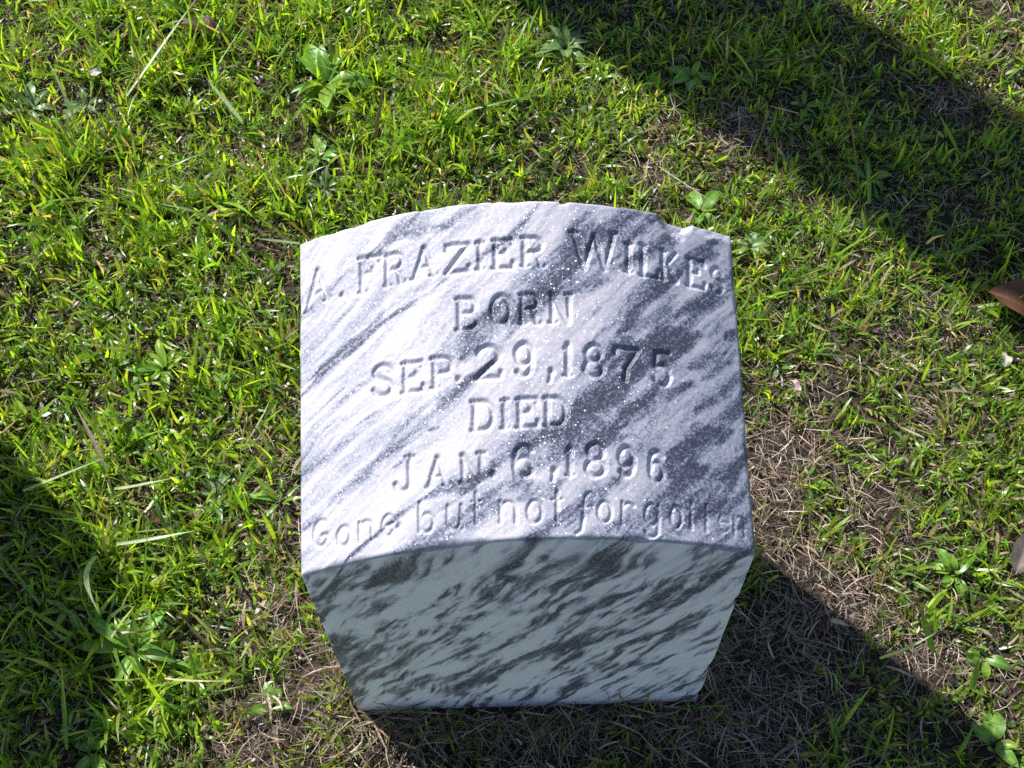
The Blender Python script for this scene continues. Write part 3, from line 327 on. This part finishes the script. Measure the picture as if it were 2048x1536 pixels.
vq = so2 * .75 * (1 + .55 * sn + .6 * sn2) + .85 * np.clip(sn + .45 * sn2 + .16 + (big[mf] - .5) * 1.5, 0, 1)
vq = vq * sm(-.01, .05, dpt) + 1.0 * edge_v * (1 + .4 * sn) + .22 * np.clip((st3[mf] - .5) * 3, 0, 1)
fib = np.clip((st2[mf] - .5) * 3.2, 0, 1) * np.clip((st3[mf] - .42) * 4, 0, 1)
vein_shade[mf] = np.clip(.72 * sm(.0, 1.1, vq * .85 + .55 * fib + .32 * np.clip((st2[mf] - .46) * 3, 0, 1) * np.clip((st[mf] - .40) * 4, 0, 1) + .25 * np.clip(big[mf] - .38, 0, 1)) + .10 * sn2, 0, 1)
mo = ~(mt | mf); vein_shade[mo] = np.clip(.9 * np.clip((st[mo] - .47) * 2.8 + (big[mo] - .5), 0, 1) + .05, 0, 1)
vein_shade[IF[:, 0]] = vein_shade[IF[:, 2]] * .5 + vein_shade[IT[:, 2]] * .5
def sub(F_):
    u, inv = np.unique(F_, return_inverse=True); return u, inv.reshape(F_.shape)
stone = empty('gravestone', (0, 0, 0), 'white marble grave marker with dark veins and sloping inscribed top', 'gravestone')
u, f = sub(np.concatenate([quads(IF, True), quads(IL), quads(IR, True), quads(IB)]))
mesh_np('body', V[u], f, M_SIDE, stone, fl={'vein_shade': vein_shade[u]})
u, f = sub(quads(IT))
mesh_np('inscribed_top', V[u], f, M_TOP, stone, fl={'vein_shade': vein_shade[u]})
# ------------------------------------------------------------------ the monuments that throw the other shadows
def block(name, cx_, cy_, w0, d0, z0, w1, d1, z1, mat, parent, k=8):
    P = []
    def ring(w, d_, z_, bev):
        return [(cx_ + sx * (w / 2 - (bev if i else 0)), cy_ + sy * (d_ / 2 - (0 if i else bev)), z_) for sx, sy, o in ((-1, -1, (0, 1)), (1, -1, (1, 0)), (1, 1, (0, 1)), (-1, 1, (1, 0))) for i in o]
    be = min(.008, w1 / 4)
    R_ = [ring(w0, d0, z0, .008), ring(w1, d1, z1 - be, be), ring(w1 - 2 * be, d1 - 2 * be, z1, be * .3)]
    V_ = [p for r in R_ for p in r]; me = bpy.data.meshes.new(name); F_ = []
    for r in range(2):
        for i in range(8): F_.append((r * 8 + i, r * 8 + (i + 1) % 8, r * 8 + 8 + (i + 1) % 8, r * 8 + 8 + i))
    F_.append(tuple(range(16, 24))); F_.append(tuple(range(7, -1, -1)))
    me.from_pydata(V_, [], F_); me.materials.append(mat); o = bpy.data.objects.new(name, me); sc.collection.objects.link(o); o.parent = parent
    if parent is not None: o.location = -Vector(parent.location)
    return o
NB = empty('gravestone', (-1.10, .40, 0), 'low plain grey granite grave marker on a plinth, left of the marble one', 'gravestone')
block('plinth', -1.118, .42, .50, .44, -.05, .49, .43, .10, M_GRANITE, NB); block('tablet', -1.118, .405, .44, .36, .10, .43, .35, .60, M_GRANITE, NB)
OB = empty('obelisk', (-1.15, 2.62, 0), 'tall grey granite obelisk on a stepped base, far behind the marble marker', 'monument')
bx_, by_ = -1.15, 2.675
block('base', bx_, by_, .8, .8, -.05, .8, .8, .22, M_GRANITE, OB); block('pedestal', bx_, by_, .55, .55, .22, .52, .52, .75, M_GRANITE, OB)
block('shaft', bx_, by_, .34, .34, .75, .225, .225, 3.75, M_GRANITE, OB); block('cap', bx_, by_, .225, .225, 3.75, .02, .02, 3.95, M_GRANITE, OB)
# ------------------------------------------------------------------ lawn
GREENS = np.array([(.155, .275, .022), (.19, .31, .024), (.11, .215, .026), (.225, .325, .030), (.10, .185, .045), (.235, .275, .06)])
STRAWS = np.array([(.48, .37, .26), (.36, .26, .19), (.56, .47, .36), (.24, .16, .12), (.42, .34, .29), (.18, .11, .09)])
def dry_map(x, y):
    o = np.zeros(len(x))
    for cx_, cy_, r in DRY: o = np.maximum(o, np.exp(-((x - cx_) ** 2 + (y - cy_) ** 2) / (r * r) * 1.1))
    o = o + (fbm(x * 7, y * 7, seed=201, oct=3) - .5) * .9 + .06 + .22 * sm(-.1, .55, x)
    return np.clip(o, 0, 1)
def lush_map(x, y):
    o = np.zeros(len(x))
    for cx_, cy_, r in LUSH: o = np.maximum(o, np.exp(-((x - cx_) ** 2 + (y - cy_) ** 2) / (r * r)))
    return np.clip(o + .35 * (x < -.1) + (fbm(x * 6, y * 6, seed=211, oct=2) - .5) * .6, 0, 1)
def blades(base, head, length, width, phi0, bend, roll, col, tipcol, K=5, blunt=.5, side=0.0):
    """one strip of quads per blade; all arrays per blade -> V, F, colours"""
    n_ = len(length); T = np.linspace(0, 1, K)
    hx, hy = np.cos(head), np.sin(head); P = np.zeros((n_, K, 3)); P[:, 0] = base; ang = phi0.copy(); hd = head.copy()
    for k in range(1, K):
        st_ = length / (K - 1); ang = ang - bend / (K - 1); hd = hd + side / (K - 1)
        P[:, k, 0] = P[:, k - 1, 0] + st_ * np.cos(ang) * np.cos(hd); P[:, k, 1] = P[:, k - 1, 1] + st_ * np.cos(ang) * np.sin(hd); P[:, k, 2] = P[:, k - 1, 2] + st_ * np.sin(ang)
    sx, sy = -hy, hx
    upx, upy, upz = -np.sin(phi0) * hx, -np.sin(phi0) * hy, np.cos(phi0)
    S_ = np.stack([sx * np.cos(roll) + upx * np.sin(roll), sy * np.cos(roll) + upy * np.sin(roll), upz * np.sin(roll)], -1)
    prof = (.62 + .38 * sm(0, .3, T)) * np.clip((1 - T) / blunt, 0, 1) ** .55; prof[-1] = .10
    hw = width[:, None] * .5 * prof[None, :]
    V_ = np.empty((n_, K, 2, 3)); V_[:, :, 0] = P - S_[:, None] * hw[..., None]; V_[:, :, 1] = P + S_[:, None] * hw[..., None]
    g = np.minimum(V_[..., 2], 9); V_[..., 2] = np.maximum(g, -.004 + .0 * g)
    c = col[:, None, :] * (1 - sm(.55, 1, T)[None, :, None]) + tipcol[:, None, :] * sm(.55, 1, T)[None, :, None]
    C_ = np.repeat(c[:, :, None, :], 2, 2)
    I_ = np.arange(n_ * K * 2).reshape(n_, K, 2)
    F_ = np.stack([I_[:, :-1, 0], I_[:, :-1, 1], I_[:, 1:, 1], I_[:, 1:, 0]], -1).reshape(-1, 4)
    return V_.reshape(-1, 3), F_, C_.reshape(-1, 3)
def scatter(density_in, density_out):
    xs_, ys_ = [], []
    for (x0, x1, y0, y1, dn) in ((-1.0, 1.0, -.22, 1.38, density_in),):
        m = int((x1 - x0) * (y1 - y0) * dn); xs_.append(RNG.uniform(x0, x1, m)); ys_.append(RNG.uniform(y0, y1, m))
    m = int(3.8 * 3.4 * density_out); x_ = RNG.uniform(-1.9, 1.9, m); y_ = RNG.uniform(-1.1, 2.3, m)
    k = (np.abs(x_) > 1.0) | (y_ < -.22) | (y_ > 1.38); xs_.append(x_[k]); ys_.append(y_[k])
    x_, y_ = np.concatenate(xs_), np.concatenate(ys_); k = ~in_stone(x_, y_, -.006); return x_[k], y_[k]
def lawn():
    x_, y_ = scatter(6400, 3200)                     # tufts; each becomes a fan of blades
    dr = dry_map(x_, y_); lu = lush_map(x_, y_)
    near = np.zeros(len(x_))
    for q in ROSETTES: near = np.maximum(near, np.exp(-((x_ - q[0]) ** 2 + (y_ - q[1]) ** 2) / (q[2] * .75) ** 2))
    k = (RNG.random(len(x_)) > dr ** 1.5 * .95) & (RNG.random(len(x_)) > near * .95) & (RNG.random(len(x_)) > (.60 + .05 * (x_ > 0)) * sm(.52, .36, fbm(x_ * 17, y_ * 17, seed=221, oct=2))); x_, y_, dr, lu = x_[k], y_[k], dr[k], lu[k]
    nb = RNG.integers(3, 8, len(x_)); i = np.repeat(np.arange(len(x_)), nb); m = len(i)
    thead = RNG.uniform(0, 2 * np.pi, len(x_)); tl = RNG.uniform(.6, 1.25, len(x_)) * (.45 + 1.05 * fbm(x_ * 11, y_ * 11, seed=231, oct=2)); tc = RNG.integers(0, len(GREENS), len(x_))
    head = thead[i] + RNG.normal(0, 1.0, m); L_ = tl[i] * RNG.uniform(.016, .048, m) * (.85 + .55 * lu[i]) * (1 - .25 * dr[i])
    L_ = np.where(RNG.random(m) < .03, L_ * 1.9, L_)
    w_ = RNG.uniform(.0030, .0060, m) * (.85 + .3 * lu[i]) * np.where(RNG.random(m) < .25, .6, 1)
    phi = np.clip(RNG.normal(1.0, .40, m), .08, 1.5); bend = RNG.normal(.55, .5, m); roll = RNG.normal(0, .7, m)
    bx = x_[i] + RNG.normal(0, .006, m); by = y_[i] + RNG.normal(0, .006, m)
    base = np.stack([bx, by, gz(bx, by) + RNG.uniform(-.002, .012, m)], -1)
    col = GREENS[np.where(RNG.random(m) < .55, tc[i], RNG.integers(0, len(GREENS), m))] * RNG.uniform(.8, 1.5, m)[:, None]
    col = col * (1 - .25 * lu[i] * 0)[:, None]
    cl = RNG.random(m) < .035; col[cl] = np.array((.15, .22, .12)) * RNG.uniform(.8, 1.3, cl.sum())[:, None]; w_[cl] = RNG.uniform(.006, .010, cl.sum()); L_[cl] = RNG.uniform(.012, .024, cl.sum()); phi[cl] = RNG.normal(.25, .25, cl.sum())
    dead = ~cl & (RNG.random(m) < (.06 + .28 * dr[i])); col[dead] = STRAWS[RNG.integers(0, len(STRAWS), dead.sum())] * .8
    tip = col.copy(); bt = RNG.random(m) < .28; tip[bt] = col[bt] * .5 + np.array((.16, .09, .035)) * .5
    big = blades(base, head, L_, w_, phi, bend, roll, col, tip, side=RNG.normal(0, .35, m))
    x_, y_ = scatter(26000, 9000); dr = dry_map(x_, y_); k = RNG.random(len(x_)) > dr * .93; x_, y_ = x_[k], y_[k]; m = len(x_)   # the low undergrowth
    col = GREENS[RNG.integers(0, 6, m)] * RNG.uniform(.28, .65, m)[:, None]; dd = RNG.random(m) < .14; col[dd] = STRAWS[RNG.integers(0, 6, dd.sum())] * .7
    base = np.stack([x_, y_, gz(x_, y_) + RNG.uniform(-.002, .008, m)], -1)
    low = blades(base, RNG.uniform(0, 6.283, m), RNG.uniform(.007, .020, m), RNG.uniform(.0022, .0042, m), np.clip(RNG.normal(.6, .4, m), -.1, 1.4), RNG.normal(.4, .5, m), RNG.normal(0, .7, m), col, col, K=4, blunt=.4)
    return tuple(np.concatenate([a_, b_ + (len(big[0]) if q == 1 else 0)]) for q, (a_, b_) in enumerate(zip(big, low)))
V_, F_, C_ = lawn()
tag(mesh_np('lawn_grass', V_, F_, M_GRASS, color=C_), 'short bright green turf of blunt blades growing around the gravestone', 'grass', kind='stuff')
def straw():
    x_, y_ = scatter(32000, 9000); dr = dry_map(x_, y_)
    k = RNG.random(len(x_)) < .22 + .78 * dr; x_, y_, dr = x_[k], y_[k], dr[k]; m = len(x_)
    head = RNG.uniform(0, 2 * np.pi, m); L_ = RNG.uniform(.012, .042, m) * (.8 + .6 * dr); w_ = RNG.uniform(.0005, .0014, m)
    phi = RNG.normal(.10, .22, m) + .25 * (RNG.random(m) < .25); bend = RNG.normal(.25, .4, m)
    base = np.stack([x_, y_, gz(x_, y_) + RNG.uniform(.001, .017, m) * (.5 + .7 * dr)], -1)
    bk = RNG.random(m); L_ = np.where(bk < .3, L_ * .4, L_); w_ = np.where(bk > .92, w_ * 2.3, w_); L_ = np.where(bk > .86, L_ * .8, L_)
    col = STRAWS[RNG.integers(0, len(STRAWS), m)] * RNG.uniform(.35, 1.3, m)[:, None]
    return blades(base, head, L_, w_, phi, bend, RNG.normal(0, .6, m), col, col * .8, blunt=.15, side=RNG.normal(0, .6, m))
def skirt():                                       # dead blades leaning against the foot of the stone
    m = 1500; side = RNG.integers(0, 3, m); t = RNG.random(m)
    x_ = np.where(side == 0, (t - .5) * (W + .06), np.where(side == 1, -W / 2 - RNG.uniform(.004, .03, m), W / 2 + RNG.uniform(.004, .03, m))); y_ = np.where(side == 0, -RNG.uniform(.003, .03, m), t * D)
    head = RNG.uniform(0, 2 * np.pi, m); L_ = RNG.uniform(.02, .075, m); base = np.stack([x_, y_, gz(x_, y_) + RNG.uniform(.0, .012, m)], -1)
    col = STRAWS[RNG.integers(0, len(STRAWS), m)] * RNG.uniform(.35, 1.0, m)[:, None]; g = RNG.random(m) < .25; col[g] = GREENS[RNG.integers(0, 6, g.sum())] * .7
    head = np.where(side == 0, RNG.uniform(np.pi, 2 * np.pi, m), head)
    return blades(base, head, L_, RNG.uniform(.0008, .0024, m), RNG.uniform(.2, 1.45, m), RNG.normal(.7, .5, m), RNG.normal(0, .6, m), col, col * .8, blunt=.3, side=RNG.normal(0, .5, m))
A_ = straw(); B_ = skirt(); V_, F_, C_ = np.concatenate([A_[0], B_[0]]), np.concatenate([A_[1], B_[1] + len(A_[0])]), np.concatenate([A_[2], B_[2]])
tag(mesh_np('dry_grass', V_, F_, M_STRAW, color=C_), 'tangled dead straw lying between the live grass, thickest round the stone foot', 'dry grass', kind='stuff')
# ------------------------------------------------------------------ single plants
def leaf_mesh(L_, wd_, lift, curl, head, base, fold, col, mid, twist=0, nl=9, nw=5, wave=.0, shape=.9):
    """a broad leaf: stalk end at base, arching, folded along the midrib"""
    T = np.linspace(0, 1, nl); Sx = np.linspace(-1, 1, nw); ang = lift; P = np.array(base, float); V_, C_ = [], []
    ph = random.uniform(0, 6)
    for i_, t in enumerate(T):
        if i_: ang -= curl / (nl - 1); P = P + L_ / (nl - 1) * np.array((math.cos(ang) * math.cos(head), math.cos(ang) * math.sin(head), math.sin(ang)))
        side = np.array((-math.sin(head), math.cos(head), 0)); up = np.array((-math.sin(ang) * math.cos(head), -math.sin(ang) * math.sin(head), math.cos(ang)))
        tw = twist * t; s2 = side * math.cos(tw) + up * math.sin(tw); u2 = -side * math.sin(tw) + up * math.cos(tw)
        w = wd_ * .5 * max(.10, math.sin(math.pi * min(1, t ** shape * .97 + .03)) ** .75) * (1 if t < .999 else .2)
        for s in Sx:
            V_.append(P + s2 * s * w + u2 * (abs(s) * w * fold + wave * math.sin(t * 9 + ph) * abs(s)))
            k = .75 + .25 * abs(math.sin(s * 5.5)); C_.append(np.array(mid) if abs(s) < .1 else np.array(col) * k * (1 + .12 * math.sin(t * 7 + ph)))
    I_ = np.arange(nl * nw).reshape(nl, nw)
    return np.array(V_), np.stack([I_[:-1, :-1], I_[:-1, 1:], I_[1:, 1:], I_[1:, :-1]], -1).reshape(-1, 4), np.array(C_)
LEAFC = [((.13, .28, .025), (.20, .36, .07)), ((.13, .23, .07), (.22, .32, .14))]
for (x_, y_, L0, n_, wr, kd, lab) in ROSETTES:
    z_ = float(gz(x_, y_)); root = empty('broadleaf_weed', (x_, y_, z_ + (.016 if L0 > .065 else .006)), lab, 'weed', 'broadleaf weeds in the lawn')
    a0 = random.uniform(0, 6.28)
    for k in range(int(n_ * 1.25)):
        inner = k % 3 == 2
        hd = a0 + k * 2.4 + random.uniform(-.25, .25); L_ = L0 * 1.0 * random.uniform(.5, 1.15) * (.7 if inner else 1); c, m_ = LEAFC[kd]; f_ = random.uniform(.75, 1.25)
        yl = random.random() < .3 and kd == 0; c = np.array(c) * f_ * (np.array((1.7, 1.25, .8)) if yl else 1)
        lf = random.uniform(.75, 1.2) if inner else random.uniform(.15, .9)
        v, f, cc = leaf_mesh(L_, L_ * wr * random.uniform(.85, 1.2), lf, random.uniform(.2, 1.5), hd, (0.004 * math.cos(hd), .004 * math.sin(hd), .004), random.uniform(.1, .45), c, m_, random.uniform(-.5, .5), wave=.0012)
        mesh_np('leaf', v, f, M_LEAF, root, color=cc)
for (x_, y_, L0, n_, lab) in TUFTS:
    m = n_; head = RNG.uniform(0, 2 * np.pi, m); base = np.zeros((m, 3)); base[:, :2] = RNG.normal(0, .010, (m, 2))
    L_ = L0 * RNG.uniform(.45, 1.1, m); col = GREENS[RNG.integers(0, 4, m)] * RNG.uniform(1.0, 1.6, m)[:, None]; tip = col * .6 + np.array((.22, .13, .06)) * .4
    v, f, c = blades(base, head, L_, RNG.uniform(.004, .0068, m), np.clip(RNG.normal(.95, .3, m), .2, 1.5), RNG.normal(.8, .4, m), RNG.normal(0, .5, m), col, tip, K=7, blunt=.8, side=RNG.normal(0, .3, m))
    o = mesh_np('grass_tuft', v, f, M_GRASS, color=c); o.location = (x_, y_, float(gz(x_, y_)) + .016); tag(o, lab, 'grass tuft', 'coarse grass tufts in the lawn')
BLC = [((.10, .20, .02), (.12, .18, .03)), ((.38, .46, .28), (.42, .44, .30)), ((.42, .34, .22), (.38, .29, .19))]
for (bx, by, bz, tx, ty, tz, wd_, kd, ar, lab) in LONG:
    B = Vector((bx, by, bz)); T_ = Vector((tx, ty, tz)); dv = T_ - B; K = 14; V_, C_ = [], []
    side = dv.cross(Vector((0, 0, 1))).normalized(); up = side.cross(dv).normalized(); tw0 = random.uniform(-.5, .5)
    for k in range(K):
        t = k / (K - 1); p_ = B + dv * t + up * (math.sin(math.pi * t) * ar * dv.length * .5) + side * math.sin(math.pi * t) * ar * .35 * dv.length
        w = wd_ * .5 * (.75 + .25 * min(1, t * 4)) * (min(1, (1 - t) / .45) ** .8 if k < K - 1 else .04); tw = tw0 + .5 * t
        s2 = side * math.cos(tw) + up * math.sin(tw); u2 = up * math.cos(tw) - side * math.sin(tw)
        for s in (-1, 0, 1): V_.append(p_ + s2 * s * w + u2 * abs(s) * w * .3); C_.append(np.array(BLC[kd][0]) * (1.15 if s == 0 else .95) * (1 - t * .3) + np.array(BLC[kd][1]) * t * .3)
    V_ = np.array(V_) - np.array(B); I_ = np.arange(K * 3).reshape(K, 3)
    o = mesh_np('grass_shoot', V_, np.stack([I_[:-1, :-1], I_[:-1, 1:], I_[1:, 1:], I_[1:, :-1]], -1).reshape(-1, 4), M_STRAW if kd == 2 else M_GRASS, color=np.array(C_))
    o.location = B + Vector((0, 0, .027)); tag(o, lab, 'long grass', 'long single grass blades')
def tube(pts, rad, seg=6):
    V_ = []; n_ = len(pts)
    for i_, p_ in enumerate(pts):
        dr = (Vector(pts[min(i_ + 1, n_ - 1)]) - Vector(pts[max(i_ - 1, 0)])).normalized(); a_ = dr.orthogonal().normalized(); b_ = dr.cross(a_)
        for k in range(seg): V_.append(Vector(p_) + (a_ * math.cos(2 * math.pi * k / seg) + b_ * math.sin(2 * math.pi * k / seg)) * rad[i_])
    F_ = [(i_ * seg + k, i_ * seg + (k + 1) % seg, (i_ + 1) * seg + (k + 1) % seg, (i_ + 1) * seg + k) for i_ in range(n_ - 1) for k in range(seg)]
    return np.array(V_), np.array(F_)
for (bx, by, bz, tx, ty, tz, lab) in STALKS:
    B = Vector((bx, by, bz)); dv = Vector((tx, ty, tz)) - B; root = empty('seed_stalk', B, lab, 'seed stalk', 'grass seed stalks'); sd = dv.cross(Vector((0, 0, 1))).normalized()
    P = [dv * (k / 11 * .88) + sd * math.sin(k / 11 * 3.1) * .02 * dv.length for k in range(12)]; v, f = tube(P, [.0015 - .0006 * k / 11 for k in range(12)])
    t = np.repeat(np.linspace(0, 1, 12), 6)[:, None]; mesh_np('stem', v, f, M_STRAW, root, color=np.array((.13, .20, .03)) * (1 - t) + np.array((.34, .22, .07)) * t)
    for dirv in ((dv.normalized(), P[-1]),) + (((dv.normalized() * .6 - sd * .6).normalized(), P[-2]),) * (dv.length > .12):
        ln = min(.03, dv.length * .18); Q = [dirv[1] + dirv[0] * ln * k / 12 for k in range(13)]
        v, f = tube(Q, [(.0017 if k % 2 else .0010) * (1 if k < 12 else .3) for k in range(13)]); mesh_np('seed_spike', v, f, M_STRAW, root, color=np.tile((.36, .27, .10), (len(v), 1)))
FC = [((.12, .05, .025), (.20, .10, .05)), ((.055, .018, .012), (.09, .03, .02)), ((.22, .17, .14), (.34, .28, .24)), ((.50, .46, .38), (.6, .55, .45)), ((.48, .36, .33), (.5, .4, .36))]
for (x_, y_, z_, L_, wd_, kd, ang, lab) in FALLEN:
    v, f, c = leaf_mesh(L_, wd_, .35, .6, math.radians(ang), (0, 0, 0), .35, FC[kd][0], FC[kd][1], .5, nl=15, nw=9, wave=.002)
    v -= v.mean(0); o = mesh_np('fallen_leaf', v, f, M_STRAW, color=c); o.location = (x_, y_, z_ + .004); tag(o, lab, 'fallen leaf', 'fallen leaves on the lawn')
    pt = [v[2 + 0] * 0 + v[4] + (v[4] - v[13]) * k * .35 for k in range(4)] if L_ > .05 else None
    if pt: a_, b_ = tube(pt, [.0012] * 4); mesh_np('leaf_stalk', a_, b_, M_STRAW, o, color=np.tile(FC[kd][0], (len(a_), 1)))
